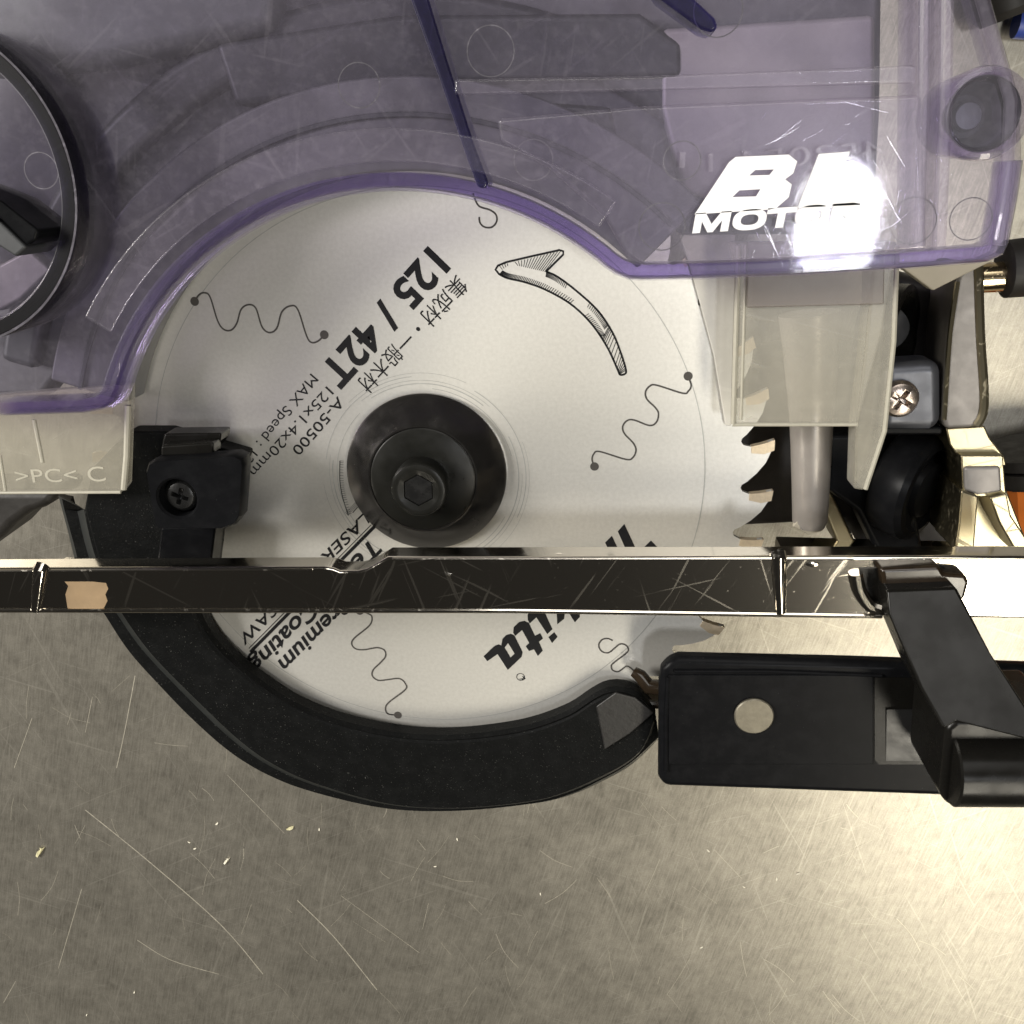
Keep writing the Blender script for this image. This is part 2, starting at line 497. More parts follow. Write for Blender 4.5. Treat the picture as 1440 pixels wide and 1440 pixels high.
text('A-50500', (475, 557), (410, 632), 1.95, PR, blade, 0, .006)
text('125x1.4x20mm', (459, 543), (350, 662), 1.95, PR, blade, 0, 0)
text('MAX Speed : 12,', (437, 525), (338, 648), 1.95, PR, blade, 0, 0)
text('LASER SPEEDSAW', (513, 719), (333, 898), 2.2, PR, blade, .22, .012)
text('Te', (521, 758), (490, 790), 3.3, PR, blade, .25, .022)
text('Coating', (436, 844), (347, 934), 3.3, PR, blade, .25, .022)
text('Premium', (484, 836), (389, 932), 3.2, PR, blade, .25, .022)
bm = bmesh.new()
for a, b, wd in [((530, 737), (352, 917), .62), ((522, 738), (350, 912), .16), ((503, 713), (496, 721), .16)]:
    add_ribbon(bm, [W(*a, ZP), W(*b, ZP)], wd)
add_ribbon(bm, cr(P([(478, 648), (478, 676), (482, 700), (490, 725)], ZP)), .16)
q = cr(P([(478, 648), (478, 676), (482, 700), (490, 725)], ZP), 8)
for i in range(0, len(q) - 1):
    t = (q[i + 1] - q[i]).normalized(); nn = Vector((-t.y, t.x, 0))
    add_ribbon(bm, [q[i], q[i] + nn * .7], .07)
for i in range(12):
    a = W(490 + i * 1.2, 725 - i * 1.25, ZP); add_ribbon(bm, [a, a + Vector((.55, -.15, 0)) * -1 + Vector((0, .5, 0))], .07)
finish('printed_rules', bm, PR, blade, smooth=0, recalc=False)
# maker's wordmark, drawn glyph by glyph
def poly(bm, pts, holes=(), z=ZP):
    es = []
    for L in (pts, *holes):
        vs = [bm.verts.new(W(x, y, 0) + Vector((0, 0, z))) for x, y in L]
        es += [bm.edges.new((vs[i], vs[(i + 1) % len(vs)])) for i in range(len(vs))]
    bmesh.ops.triangle_fill(bm, edges=es, use_beauty=True)
K = lambda pts: ZM(pts, 6, 680, 850)
bm = bmesh.new()
poly(bm, K([(0, 437), (32, 478), (118, 418), (205, 552), (322, 440), (330, 400), (262, 262), (230, 246), (190, 258), (160, 290), (150, 345), (128, 336), (100, 345), (75, 365)]),
     [K([(178, 362), (207, 325), (262, 415), (228, 447)])])
poly(bm, K([(250, 240), (268, 264), (325, 215), (385, 325), (356, 352), (383, 392), (425, 378), (458, 434), (500, 388), (468, 315), (502, 285), (478, 240), (435, 264), (383, 155), (345, 138), (300, 148), (255, 190)]))
poly(bm, K([(372, 85), (374, 130), (390, 160), (445, 108), (538, 250), (582, 207), (515, 62), (500, 20), (430, 20), (395, 55)]))
poly(bm, K([(548, 275), (597, 233), (625, 272), (578, 325)]))
poly(bm, K([(615, 30), (622, 167), (680, 120), (688, 30)]))
poly(bm, K([(690, 20), (770, 150), (812, 105), (812, 60), (780, 20)]))
K2 = lambda pts: ZM(pts, 12, 840, 720)
poly(bm, K2([(130, 515), (245, 400), (360, 640), (230, 720)]))
poly(bm, K2([(345, 325), (455, 200), (680, 680), (520, 720)]))
poly(bm, K2([(780, 600), (905, 478), (1060, 640), (900, 760)]))
finish('wordmark', bm, PR, blade, smooth=0, recalc=False)
bm = bmesh.new()
add_ribbon(bm, [W(732, 952, ZP) + Vector((p.x, p.y, 0)) for p in circ(.75, 24, 0)], .13, True)
finish('registered_mark_ring', bm, PR, blade, smooth=0, recalc=False)
text('R', (735.5, 950.5), (730, 955.5), .75, PR, blade)
# arrow
A = lambda pts: [W(x, y, ZP) for x, y in ZM(pts, 4.8, 620, 260)]
ol = [(368, 572), (385, 545), (440, 522), (620, 480), (800, 440), (826, 448), (826, 470), (710, 585), (790, 622), (920, 720), (1060, 850), (1160, 1000), (1220, 1150), (1250, 1255), (1236, 1280), (1208, 1280), (1190, 1240), (1120, 1090), (1010, 930), (870, 800), (700, 705), (560, 655), (450, 630), (393, 603)]
bm = bmesh.new()
L = A(ol)
add_ribbon(bm, L[:7] + [L[7]] + cr(L[7:15], 5) + cr(L[14:], 5), .34, True)
up_ = cr(A([(710, 585), (790, 622), (920, 720), (1060, 850), (1130, 955)]), 12)
lo_ = cr(A([(393, 603), (450, 630), (560, 655), (700, 705), (870, 800), (1010, 930), (1080, 1030)]), 12)
for side, LL in ((-1, up_), (1, lo_)):
    for i in range(1, len(LL) - 1):
        f = i / len(LL)
        if side == -1 and .38 < f < .62: continue
        if side == 1 and .66 < f < .76: continue
        t = (LL[i + 1] - LL[i - 1]).normalized(); nn = Vector((-t.y, t.x, 0)) * side
        add_ribbon(bm, [LL[i], LL[i] + nn * .85 + t * .2], .11)
ua = cr(A([(1125, 960), (1160, 1000), (1220, 1150), (1248, 1250)]), 5); la = cr(A([(1085, 1035), (1120, 1090), (1190, 1240), (1206, 1278)]), 5)
for a, b in zip(ua[1:], la[1:]): add_ribbon(bm, [a, b], .12)
for i in range(15):
    f = i / 14
    x0, y0 = 500 + f * 310, 520 - f * 75
    x1, y1 = 520 + f * 180, 545 + f * 42
    add_ribbon(bm, A([(x0, y0), (x1, y1)]), .11)
for i in range(4): add_ribbon(bm, A([(395 + i * 18, 545 - i * 5), (415 + i * 12, 572 - i * 8)]), .11)
finish('rotation_arrow', bm, PR, blade, smooth=0, recalc=False)
# laser slots
def slot(pts, s, ox, oy, dots=()):
    bm = bmesh.new()
    q = [W(x, y, ZP) for x, y in ZM(pts, s, ox, oy)]
    add_ribbon(bm, cr(q, 6), .30)
    for d in dots:
        c = W(*ZM([d], s, ox, oy)[0], ZP); add_disc(bm, c, .78, ZP + .004)
    finish('expansion_slot', bm, M['slot'], blade, smooth=0, recalc=False)
slot([(97, 472), (115, 445), (138, 437), (160, 455), (190, 550), (215, 585), (245, 588), (268, 560), (285, 505), (315, 485), (345, 500), (370, 575), (400, 598), (430, 580), (450, 515), (485, 490), (515, 505), (550, 610), (570, 638), (598, 632), (622, 607)], 2.88, 240, 260, [(97, 472), (622, 607)])
slot([(1068, 528), (1058, 500), (1065, 475), (1090, 465), (1200, 498), (1230, 490), (1243, 460), (1232, 430), (1195, 390), (1187, 360), (1205, 335), (1235, 332), (1300, 355), (1330, 340), (1338, 305), (1325, 280), (1290, 245), (1283, 215), (1300, 190), (1330, 185), (1440, 219), (1464, 210), (1476, 186), (1463, 147)], 3, 480, 480, [(1068, 528), (1463, 147)])
slot([(650, 632), (680, 640), (700, 655), (690, 690), (630, 740), (618, 765), (635, 785), (670, 788), (720, 780), (750, 790), (755, 815), (735, 840), (705, 870), (702, 895), (725, 912), (760, 910), (810, 905), (835, 925), (835, 950), (770, 1000), (755, 1025), (765, 1048), (805, 1053)], 2.88, 280, 640, [(650, 632), (805, 1053)])
slot([(555, 815), (568, 850), (585, 872), (625, 885), (652, 905), (655, 935), (635, 958), (605, 958), (585, 940), (582, 915)], 3, 480, 0)
slot([(1090, 305), (1050, 288), (1005, 295), (975, 330), (980, 375), (1015, 405), (1060, 405), (1105, 370), (1150, 335), (1195, 340), (1222, 375), (1205, 410), (1095, 495), (1078, 525), (1090, 555), (1130, 568), (1165, 550), (1205, 522), (1240, 535), (1300, 590), (1400, 690)], 6, 680, 850)

# --- flange and bolt
flange = lathe('outer_flange', [(9, -.5), (14.5, -.5), (14.6, .9), (14.3, 1.3), (10.1, 4.7), (9.8, 4.95), (9.55, 4.95), (9.4, 4.75), (4, 4.75)], (0.35, 0.9), M['steel_black'], saw, 96, smooth=25)
lathe('flange_disc', [(9.35, 4.3), (9.3, 4.9), (9.1, 5.0), (4, 5.0)], (0.35, 0.9), M['steel_dull'], flange, 96)
bolt = lathe('hex_bolt', [(4.9, 4.6), (4.9, 8.6), (4.6, 9.2), (3.9, 9.4), (3.5, 9.3), (hexf(2.9), 9.1), (hexf(2.75), 5.8), (1.0, 5.2)], (0.25, 0.2), M['steel_dull'], saw, 96, smooth=30)
lathe('hex_socket', [(hexf(2.72), 9.0), (hexf(2.70), 5.95), (.6, 5.6)], (0.25, 0.2), M['screw_dark'], bolt, 48, smooth=20)

# --- lower guard (black ring)
inn = [(298, 745), (296, 775), (284, 812), (278, 838), (283, 868), (305, 905), (335, 935), (370, 962), (410, 988), (460, 1010), (520, 1026), (580, 1035), (640, 1036), (700, 1030), (750, 1020), (800, 1001), (832, 980), (855, 969), (880, 969), (903, 980), (922, 1002)]
oto = [(118, 716), (130, 770), (150, 825), (175, 868), (215, 922), (280, 988), (340, 1044), (390, 1078), (450, 1104), (550, 1131), (650, 1136), (750, 1126), (800, 1112), (845, 1092), (880, 1073), (905, 1050), (922, 1006)]
obo = [(82, 697), (95, 745), (110, 800), (140, 850), (172, 900), (215, 950), (262, 1000), (318, 1050), (375, 1085), (440, 1110), (540, 1134), (640, 1139), (750, 1130), (805, 1117), (850, 1097), (890, 1074), (925, 1040)]
NI = 90
Li = resample(cr(P(inn, 5.0), 4), NI); Lo = resample(cr(P(oto, 4.2), 4), NI); Lb = resample(cr(P(obo, -5.0), 4), NI)
bm = bmesh.new()
rows = []
for i in range(NI):
    a, b, c = Li[i], Lo[i], Lb[i]
    u = (b - a); u.z = 0; u.normalize()
    i1 = a + u * .7; i1.z = 5.0
    a0 = a.copy(); a0.z = 4.2
    lip = a + u * 1.2; lip.z = 4.55
    lip2 = a + u * 1.7; lip2.z = 4.9
    au = a.copy(); au.z = 1.4
    c2 = c - u * 2.5; c2.z = -6
    cu_ = c - u * 4.5; cu_.z = 1.4
    c1 = c.copy(); c1.z = -6
    rows.append([au, a0, i1, lip, lip2, b, c, c1, c2, cu_])
add_loft(bm, rows)
guard = finish('lower_guard', bm, M['guard_black'], saw, smooth=28)
guard.data.materials.append(plain('lit_chamfer_plastic', (.020, .022, .021), .42, 0, 500, .3, spec=.6))  # lamp reflection on the chamfer painted as a paler, glossier copy of the guard plastic
for f in guard.data.polygons:
    if abs(f.normal.z) < .93 and f.center.z < (ZB + 4.0) * .001 and f.normal.z > .05: f.material_index = 1
# arm of the guard at the left, under the stop block
prism('guard_arm', [(178, 607), (232, 607), (345, 640), (306, 740), (299, 800), (150, 830), (118, 716), (128, 660)], -4, 4.7, M['guard_black'], guard, .5)
# paler facet at the guard's tip
bm = bmesh.new()
vv = [W(838, 994, 5.15), W(866, 974, 5.3), W(893, 981, 5.25), W(920, 1003, 5.0), W(886, 1032, 5.1), W(850, 1055, 5.1)]
lo = [Vector((p.x, p.y, p.z - 2.5)) for p in vv]
add_loft(bm, [lo, vv])
finish('guard_tip', bm, plain('paler_black_plastic', (.017, .016, .015), .5, 0, 700, .35, .5, 1200), guard, bevel=.3, label='paler wedge tip')
# hook rod between guard tip and side block
bm = bmesh.new()
add_tube(bm, [W(891, 944, 3), W(900, 950, 3.5), W(912, 965, 4), W(935, 968, 5)], [1.0, 1.3, 1.5, 1.5], 12)
add_tube(bm, [W(903, 985, 2.5), W(916, 990, 3), W(935, 992, 3)], .8, 10)
finish('hook_rod', bm, M['brown_gloss'], saw)

# --- stop block with screw
blk = bmesh.new()
top = P([(203, 664), (207, 652), (215, 648), (330, 640), (341, 645), (343, 655), (338, 728), (330, 739), (312, 745), (222, 745), (216, 740)], 15)
c0 = W(249, 701, 15)
# top face with a round countersink
nC = 44
cen = sum((p for p in top), Vector()) / len(top)
def ray_poly(poly, c, a):
    d = Vector((math.cos(a), math.sin(a)))
    best = None
    for i in range(len(poly)):
        p, q = poly[i], poly[(i + 1) % len(poly)]
        e = Vector((q.x - p.x, q.y - p.y)); w_ = Vector((p.x - c.x, p.y - c.y))
        den = d.x * e.y - d.y * e.x
        if abs(den) < 1e-9: continue
        t = (w_.x * e.y - w_.y * e.x) / den; s_ = (w_.x * d.y - w_.y * d.x) / den
        if t > 0 and -1e-6 <= s_ <= 1 + 1e-6 and (best is None or t < best): best = t
    return Vector((c.x + d.x * best, c.y + d.y * best, 0))
angs = sorted([2 * math.pi * i / nC for i in range(nC)] + [math.atan2(p.y - c0.y, p.x - c0.x) % (2 * math.pi) for p in top])
O = [ray_poly(top, c0, a) for a in angs]
def at(L, z): return [Vector((p.x, p.y, z)) for p in L]
def rc(r, z): return [Vector((c0.x + r * math.cos(a), c0.y + r * math.sin(a), z)) for a in angs]
def shr(L, f): return [Vector((cen.x + (p.x - cen.x) * f, cen.y + (p.y - cen.y) * f, p.z)) for p in L]
add_loft(blk, [at(O, 11.2), at(O, 14.2), shr(at(O, 15), .955), rc(3.75, 15), rc(3.35, 14.6), rc(3.3, 11.3)])
block = finish('stop_block', blk, M['black_satin'], saw, smooth=30)
lathe('block_screw', [(2.9, 11.4), (2.9, 12.9), (2.3, 13.6), (1.7, 13.8), (plusf(1.55, .42, .3), 13.78), (plusf(1.2, .32, .3), 12.4), (.2, 12.2)], (c0.x, c0.y), M['screw_dark'], block, 64, smooth=30)
bm = bmesh.new()
add_prism(bm, [(231, 610), (311, 609), (310, 622), (298, 635), (226, 636), (228, 620)], 4, 9)
add_prism(bm, [(226, 627), (300, 622), (300, 640), (226, 642)], 8, 12)
finish('block_bracket', bm, M['black_gloss'], block, bevel=.4)
prism('block_stem', [(226, 742), (304, 738), (296, 800), (240, 800), (220, 790)], 3, 8, M['black_satin'], block, .5)

# --- base plate
edge = [(-90, 861), (720, 861), (1500, 871), (1500, 783), (1420, 782), (545, 783), (532, 791), (515, 800), (503, 803), (478, 803), (468, 799), (455, 797), (60, 799), (-90, 800)]
bm = bmesh.new(); add_prism(bm, edge, 17.2, 22)
plate = finish('base_plate', bm, M['nickel'], saw, bevel=.55, seg=3)
bm = bmesh.new()
def slab(x0, x1, y0, y1, z0, z1): add_box(bm, ((x0 + x1) / 2, (y0 + y1) / 2, (z0 + z1) / 2), (x1 - x0, y1 - y0, z1 - z0))
slab(-66, 66, -16.9, -14.6, 8, 17.3)
slab(-110, -66.1, -16.8, -14.7, 13, 17.3)
slab(66.2, 99, -16.8, -14.5, -13, 17.3)
finish('plate_web', bm, M['nickel'], plate, smooth=0, bevel=.3)
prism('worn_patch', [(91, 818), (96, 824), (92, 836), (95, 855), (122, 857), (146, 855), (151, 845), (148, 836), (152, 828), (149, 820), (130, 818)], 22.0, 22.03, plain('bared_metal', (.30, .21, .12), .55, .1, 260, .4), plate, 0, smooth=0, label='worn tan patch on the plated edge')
for (xa, ya), (xb, yb) in (((57, 800), (50, 859)), ((1095, 783), (1098, 861))):
    bm = bmesh.new()
    a, b = W(xa, ya, 22.1), W(xb, yb, 22.1)
    add_tube(bm, [a + (a - b).normalized() * .4 + Vector((0, 0, -.6)), a, b, b + Vector((0, 0, -.6))], [1.3, 1.25, .8, .6], 12, .8)
    finish('plate_rib', bm, M['nickel'], plate)
bm = bmesh.new()
c = W(785, 779, 20)
bmesh.ops.create_uvsphere(bm, u_segments=20, v_segments=12, radius=1.7, matrix=Matrix.Translation(c + Vector((0, -.9, .6))) @ Matrix.Diagonal((1, .8, .8, 1)))
finish('plate_dimple', bm, M['nickel'], plate)
for xa, ya in ((1140, 778), (628, 793)):
    bm = bmesh.new()
    c = W(xa, ya, 20)
    bmesh.ops.create_uvsphere(bm, u_segments=20, v_segments=12, radius=1.5, matrix=Matrix.Translation(c + Vector((0, -1.1, .9))) @ Matrix.Diagonal((1.8, .8, .8, 1)))
    finish('plate_dimple', bm, M['nickel'], plate)
bm = bmesh.new()
for x0, x1, y in ((58, 82, 797), (100, 110, 797), (195, 236, 794)):
    a, b = W(x0, y, 18), W(x1, y, 18)
    add_tube(bm, [a, b], .8, 8)
finish('plate_burrs', bm, M['nickel'], plate)
bm = bmesh.new()
add_tube(bm, [W(-80, 858, 21.9), W(720, 858.5, 21.9), W(1240, 866, 21.9)], .45, 10)
add_tube(bm, [W(-80, 803, 21.9), W(440, 801, 21.9)], .3, 8)
add_tube(bm, [W(552, 786, 21.9), W(1200, 785, 21.9)], .3, 8)
finish('plate_lip', bm, M['nickel'], plate)
# slot lip beside the strap
bm = bmesh.new()
add_tube(bm, cr(P([(1204, 806), (1209, 830), (1222, 850), (1236, 856)], 22.4), 4), [1.1] * 13, 10)
finish('slot_lip', bm, M['nickel'], plate)
bm = bmesh.new()
add_prism(bm, [(1208, 800), (1325, 794), (1336, 806), (1336, 852), (1240, 856), (1222, 848)], 22.05, 22.3)
finish('plate_slot', bm, M['black_gloss'], plate, smooth=0)

# --- gold bracket at the right
bm = bmesh.new()
add_prism(bm, [(1330, 602), (1385, 599), (1392, 615), (1413, 642), (1416, 655), (1352, 660), (1345, 640), (1335, 625)], -16, -2)
add_prism(bm, [(1351, 640), (1411, 640), (1416, 700), (1418, 720), (1410, 700), (1354, 698)], -18, 0)
add_prism(bm, [(1352, 690), (1376, 698), (1370, 772), (1343, 774), (1348, 740)], -16, 1.5)
add_prism(bm, [(1392, 700), (1416, 694), (1422, 725), (1452, 770), (1452, 782), (1432, 782), (1405, 735)], -16, 1.5)
add_prism(bm, [(1352, 690), (1416, 690), (1450, 776), (1343, 776)], -18, -6)
gold = finish('base_bracket', bm, M['zinc_gold'], saw, bevel=.8, seg=3)
prism('bracket_slot', [(1356, 657), (1408, 656), (1410, 692), (1376, 697), (1357, 690)], -2, .6, M['cast'], gold, .6)
prism('bracket_arm', [(1352, 372), (1376, 372), (1379, 470), (1384, 560), (1380, 592), (1368, 602), (1330, 604), (1326, 590), (1334, 470), (1345, 396)], -14, 0, M['cast'], gold, 1.1, seg=3)
bm = bmesh.new()
add_tube(bm, cr(P([(1376, 372), (1379, 470), (1384, 545), (1383, 580), (1374, 598)], .1), 4), .75, 8)
add_tube(bm, cr(P([(1347, 396), (1336, 470), (1328, 590)], -.4), 4), .45, 8)
finish('arm_edge', bm, M['zinc_gold'], gold)

# --- dark motor body, roller and arm behind
prism('motor_body', [(1010, 500), (1330, 500), (1345, 700), (1352, 800), (1232, 800), (1190, 735), (1050, 742), (1000, 742)], -42, -22, plain('dark_case_plastic', (.06, .053, .048), .6, 0, 500, .3), saw, 2)
prism('motor_shroud', [(1244, 380), (1330, 400), (1338, 520), (1244, 520)], -30, -12, M['rubber'], saw, 2)
Mx = Matrix.Translation(W(1305, 690, -9)) @ Matrix.Rotation(dg(48), 4, 'Y') @ Matrix.Rotation(dg(8), 4, 'X')
lathe('knob', [(9.5, -7), (10.2, -6), (10.2, -1), (9.4, 0), (8.2, .2), (7.4, -.7), (5.6, -.8), (5.2, .2), (4.4, .5), (1, .5)], (0, 0), M['black_satin'], saw, 48, M=Mx)
Mx = Matrix.Translation(W(1272, 470, -6)) @ Matrix.Rotation(dg(58), 4, 'Y')
lathe('bore_ring', [(8.5, -6), (8.5, 0), (7.6, .3), (6.5, 0), (6.3, -5), (1, -5.2)], (0, 0), M['black_gloss'], saw, 48, M=Mx)
prism('support_arm', [(1163, 610), (1240, 610), (1290, 720), (1300, 786), (1238, 786), (1206, 720), (1164, 690)], -18, -9, M['black_satin'], saw, 1)
bm = bmesh.new()
add_prism(bm, [(1160, 650), (1168, 690), (1206, 768), (1182, 775), (1160, 720)], -22, -11)
finish('arm_rib', bm, M['zinc_gold'], saw, bevel=1)
# silver block with screw
blk2 = prism('silver_clamp', [(1243, 512), (1300, 508), (1325, 508), (1326, 600), (1310, 606), (1238, 606)], -8, 0, M['silver_block'], saw, 2.2, seg=4)
cs = W(1267, 562, 1.2)
lathe('clamp_screw', [(3.2, -1), (3.2, .6), (2.7, 1.3), (1.9, 1.6), (plusf(1.75, .48, .5), 1.55), (plusf(1.3, .38, .5), .2), (.2, 0)], (cs.x, cs.y), M['screw'], blk2, 64, smooth=30)
prism('clamp_lip', [(1240, 600), (1326, 600), (1326, 612), (1240, 612)], -9, -1.6, M['black_satin'], blk2, .5)

# --- side block with round inlay
box = [(932, 1108), (926, 1095), (927, 960), (930, 942), (940, 930), (955, 925), (1180, 930), (1520, 941), (1520, 1132), (1330, 1122)]
sb = prism('side_block', box, 8.4, 12, M['black_satin'], saw, 1.5, seg=3, label='black housing with round worn inlay')
bm = bmesh.new()
add_prism(bm, [(940, 950), (1228, 950), (1228, 1075), (940, 1075)], 12.1, 12.35)
finish('block_panel', bm, M['black_satin'], sb, bevel=.25)
c = W(1060, 1006, 12.4)
lathe('round_inlay', [(3.5, 12.2), (3.5, 12.75), (3.3, 12.9), (.5, 12.9)], (c.x, c.y), M['zinc_disc'], sb, 48)
bm = bmesh.new()
add_prism(bm, [(1230, 953), (1320, 953), (1320, 1075), (1236, 1075), (1230, 1068)], 12.05, 12.2)
finish('block_recess', bm, M['black_gloss'], sb, smooth=0)
bm = bmesh.new()
v = [W(1246, 1070, 12.3), W(1320, 1070, 12.3), W(1320, 998, 12.6), W(1247, 998, 12.6)]
add_loft(bm, [[p - Vector((0, 0, .2)) for p in v], v])
finish('recess_plate', bm, plain('grey_recess', (.022, .022, .022), .35, .1), sb, smooth=0)
bm = bmesh.new()
add_tube(bm, P([(940, 952), (937, 1010), (937, 1085)], 12.15), .35, 8)
add_tube(bm, P([(948, 944), (1080, 944), (1240, 950)], 12.15), .35, 8)
finish('block_moulding', bm, M['black_satin'], sb)

# --- strap and its lower roller bar, in front of the base plate
bm = bmesh.new()
tp = [W(1246, 830, 27), W(1345, 826, 27), W(1395, 922, 33), W(1480, 1050, 38), W(1345, 1016, 38), W(1327, 1027, 38), W(1294, 968, 34), W(1250, 864, 28)]
bt = [Vector((p.x, p.y, p.z - 11)) for p in tp]
add_loft(bm, [bt, tp])
strap = finish('strap', bm, M['black_gloss'], saw, bevel=.5)
bm = bmesh.new()
add_prism(bm, [(1330, 1024), (1345, 1012), (1500, 1012), (1500, 1120), (1336, 1136), (1322, 1120)], 14, 31)
finish('strap_web', bm, M['black_gloss'], strap, bevel=2.5, seg=4)
bm = bmesh.new()
a, b = W(1334, 1080, 30), W(1520, 1080, 30)
add_tube(bm, [a, a + (b - a) * .015, b], [5.6, 6.0, 6.0], 40)
finish('strap_roll', bm, M['black_gloss'], strap)
prism('strap_foot', [(1238, 800), (1322, 796), (1328, 806), (1358, 808), (1364, 818), (1358, 842), (1346, 850), (1246, 852)], 20, 24.5, M['brown_gloss'], strap, .9)

# --- frosted clear tabs
tab = prism('clear_tab', [(-60, 560), (183, 540), (181, 596), (178, 683), (170, 693), (-60, 694)], 6.5, 9.0, M['frost'], saw, .35)
text('>PC<', (24, 679), (110, 677), 2.6, M['mark'], tab, 0, 0, z=9.06, zw=9.0)
text('C', (126, 678), (150, 676), 2.9, M['mark'], tab, 0, 0, z=9.06, zw=9.0)
bm = bmesh.new()
add_tube(bm, P([(180, 570), (178, 640), (174, 688)], 8.8), .55, 8)
add_tube(bm, P([(-40, 693), (170, 692)], 8.8), .3, 8)
add_tube(bm, P([(48, 590), (60, 650)], 8.9), .35, 8)
add_tube(bm, P([(0, 640), (8, 690)], 8.9), .3, 8)
finish('tab_edge', bm, M['mark'], tab)
noz = prism('dust_nozzle', [(1026, 340), (1036, 392), (1030, 590), (1030, 598), (1206, 598), (1240, 470), (1262, 340)], 7, 9.5, M['frost'], saw, .4)
prism('nozzle_wing', [(955, 330), (1034, 330), (1034, 395), (1028, 600), (1020, 598), (1004, 500), (975, 392)], .5, 1.2, M['milky'], noz, .2)
bm = bmesh.new()
add_prism(bm, [(1262, 340), (1262, 385), (1256, 480), (1244, 600), (1238, 628), (1216, 690), (1201, 688), (1204, 600), (1216, 500), (1232, 340)], 4.5, 9.9)
finish('nozzle_side', bm, M['frost'], noz, bevel=.4)
bm = bmesh.new()
add_tube(bm, P([(1030, 597), (1206, 597)], 9.4), .32, 8)
add_tube(bm, P([(1038, 345), (1037, 395), (1031, 596)], 9.4), .4, 8)
add_tube(bm, P([(1049, 345), (1048, 395), (1042, 590)], 9.4), .25, 8)
add_tube(bm, P([(1262, 345), (1257, 480), (1244, 606), (1217, 688)], 9.9), .4, 8)
finish('nozzle_edge', bm, M['mark'], noz)
prism('nozzle_shade', [(1052, 340), (1245, 340), (1243, 428), (1050, 433)], 9.7, 10.4, M['smoky'], noz, .2)
bm = bmesh.new()
ax = [W(1138, 440, -3), W(1140, 500, -3), W(1141, 590, -2), W(1140, 680, -1), W(1139, 732, -1), W(1138, 741, -1)]
add_tube(bm, ax, [5.2, 4.6, 3.75, 3.3, 3.1, 2.6], 28, .9)
finish('nozzle_tube', bm, plain('grey_translucent_tube', (.30, .275, .25), .33, .25, 300, .2, .1), noz)
bm = bmesh.new()
add_tube(bm, P([(1118, 735), (1140, 746), (1155, 741)], 0), .8, 8)
finish('tube_lip', bm, M['amber'], noz)
bm = bmesh.new()
v0 = [W(1262, 372, 6), W(1400, 365, 4), W(1312, 409, 3)]
add_loft(bm, [[p - Vector((0, 0, 3)) for p in v0], v0])
finish('pale_gusset', bm, M['amber'], saw, smooth=0, bevel=.3)

# --- depth lever at the right edge
bm = bmesh.new()
a, b = W(1376, 391, -2), W(1412, 389, -2)
add_tube(bm, [a, b], 2.5, 28)
pin = finish('lever_pin', bm, plating('brass_plating', (.82, .66, .42), .14, .2), saw, smooth=40)
bm = bmesh.new()
a, b = W(1409, 379, -2), W(1480, 372, -2)
add_tube(bm, [a, a + (b - a) * .06, b], [3.9, 4.7, 4.9], 28)
finish('lever_grip', bm, M['rubber'], pin)

# ------------------------------------------------------------------ gear case under the cover
g = prism('gear_case', [(-150, 560), (60, 560), (130, 470), (200, 370), (280, 290), (380, 235), (480, 215), (600, 208), (720, 220), (850, 280), (960, 330), (1230, 330), (1240, 150), (1250, -600), (-150, -600)], -8, -1.6, M['cast_mid'], saw, 1.5)
def arc_band(name, r0, r1, a0, a1, z0, z1, mat, parent, c=(0, 0), bev=.6, n=48):
    bm = bmesh.new()
    o_ = [Vector((c[0] + r1 * math.cos(dg(a0 + (a1 - a0) * i / n)), c[1] + r1 * math.sin(dg(a0 + (a1 - a0) * i / n)), z1)) for i in range(n + 1)]
    i_ = [Vector((c[0] + r0 * math.cos(dg(a0 + (a1 - a0) * i / n)), c[1] + r0 * math.sin(dg(a0 + (a1 - a0) * i / n)), z1)) for i in range(n + 1)]
    L = o_ + i_[::-1]
    add_loft(bm, [[Vector((p.x, p.y, z0)) for p in L], L])
    return finish(name, bm, mat, parent, bevel=bev)
arc_band('case_wall', 72, 79, 52, 165, -2, 2.4, M['cast_dark'], g, bev=1.6)
arc_band('case_rim', 52.6, 66.5, 46, 164, .6, 8.0, M['cast_mid'], g, bev=.5)
arc_band('case_lip', 60.5, 61.3, 47, 164, 8.0, 8.6, M['cast_dark'], g, bev=.2)
prism('case_step', [(300, 60), (560, 20), (900, 18), (960, 60), (960, 110), (600, 118), (330, 150)], -2, 3.5, M['cast_dark'], g, 1.2)
prism('case_plate', [(930, 40), (1232, 20), (1232, 300), (1100, 310), (960, 270), (930, 150)], -2, 3, plain('pale_cast_metal', (.34, .32, .32), .5, .2, 90, .3), g, 1)
prism('case_block', [(-40, -600), (420, -600), (390, 45), (150, 95), (-40, 110)], -2, 5, plain('weathered_cast_metal', (.105, .112, .112), .5, .3, 60, .75, .3, 500), g, 3)
prism('case_pocket', [(560, 130), (860, 150), (880, 260), (700, 215), (580, 200)], -2, 1.2, M['cast_dark'], g, 1)

# ------------------------------------------------------------------ clear purple cover
arc = [(r_ * 1.0) for r_ in ()]
left = P([(-150, 586), (0, 585), (118, 581)], 20) + P([(144, 575), (154, 566)], 20)
ang0, ang1 = 157.5, 51
ar = [Vector((50.3 * math.cos(dg(a)), 50.3 * math.sin(dg(a)), 20)) for a in [ang0 + (ang1 - ang0) * i / 44 for i in range(45)]]
a_end = P([(868, 385), (886, 392), (905, 393), (1000, 391), (1130, 386), (1260, 378), (1390, 368), (1412, 358), (1420, 340), (1432, 280), (1440, 225), (1438, 140), (1398, 0), (1330, -260), (1320, -620)], 20)
topl = P([(-150, -620)], 20)
outl = left + ar + a_end + topl
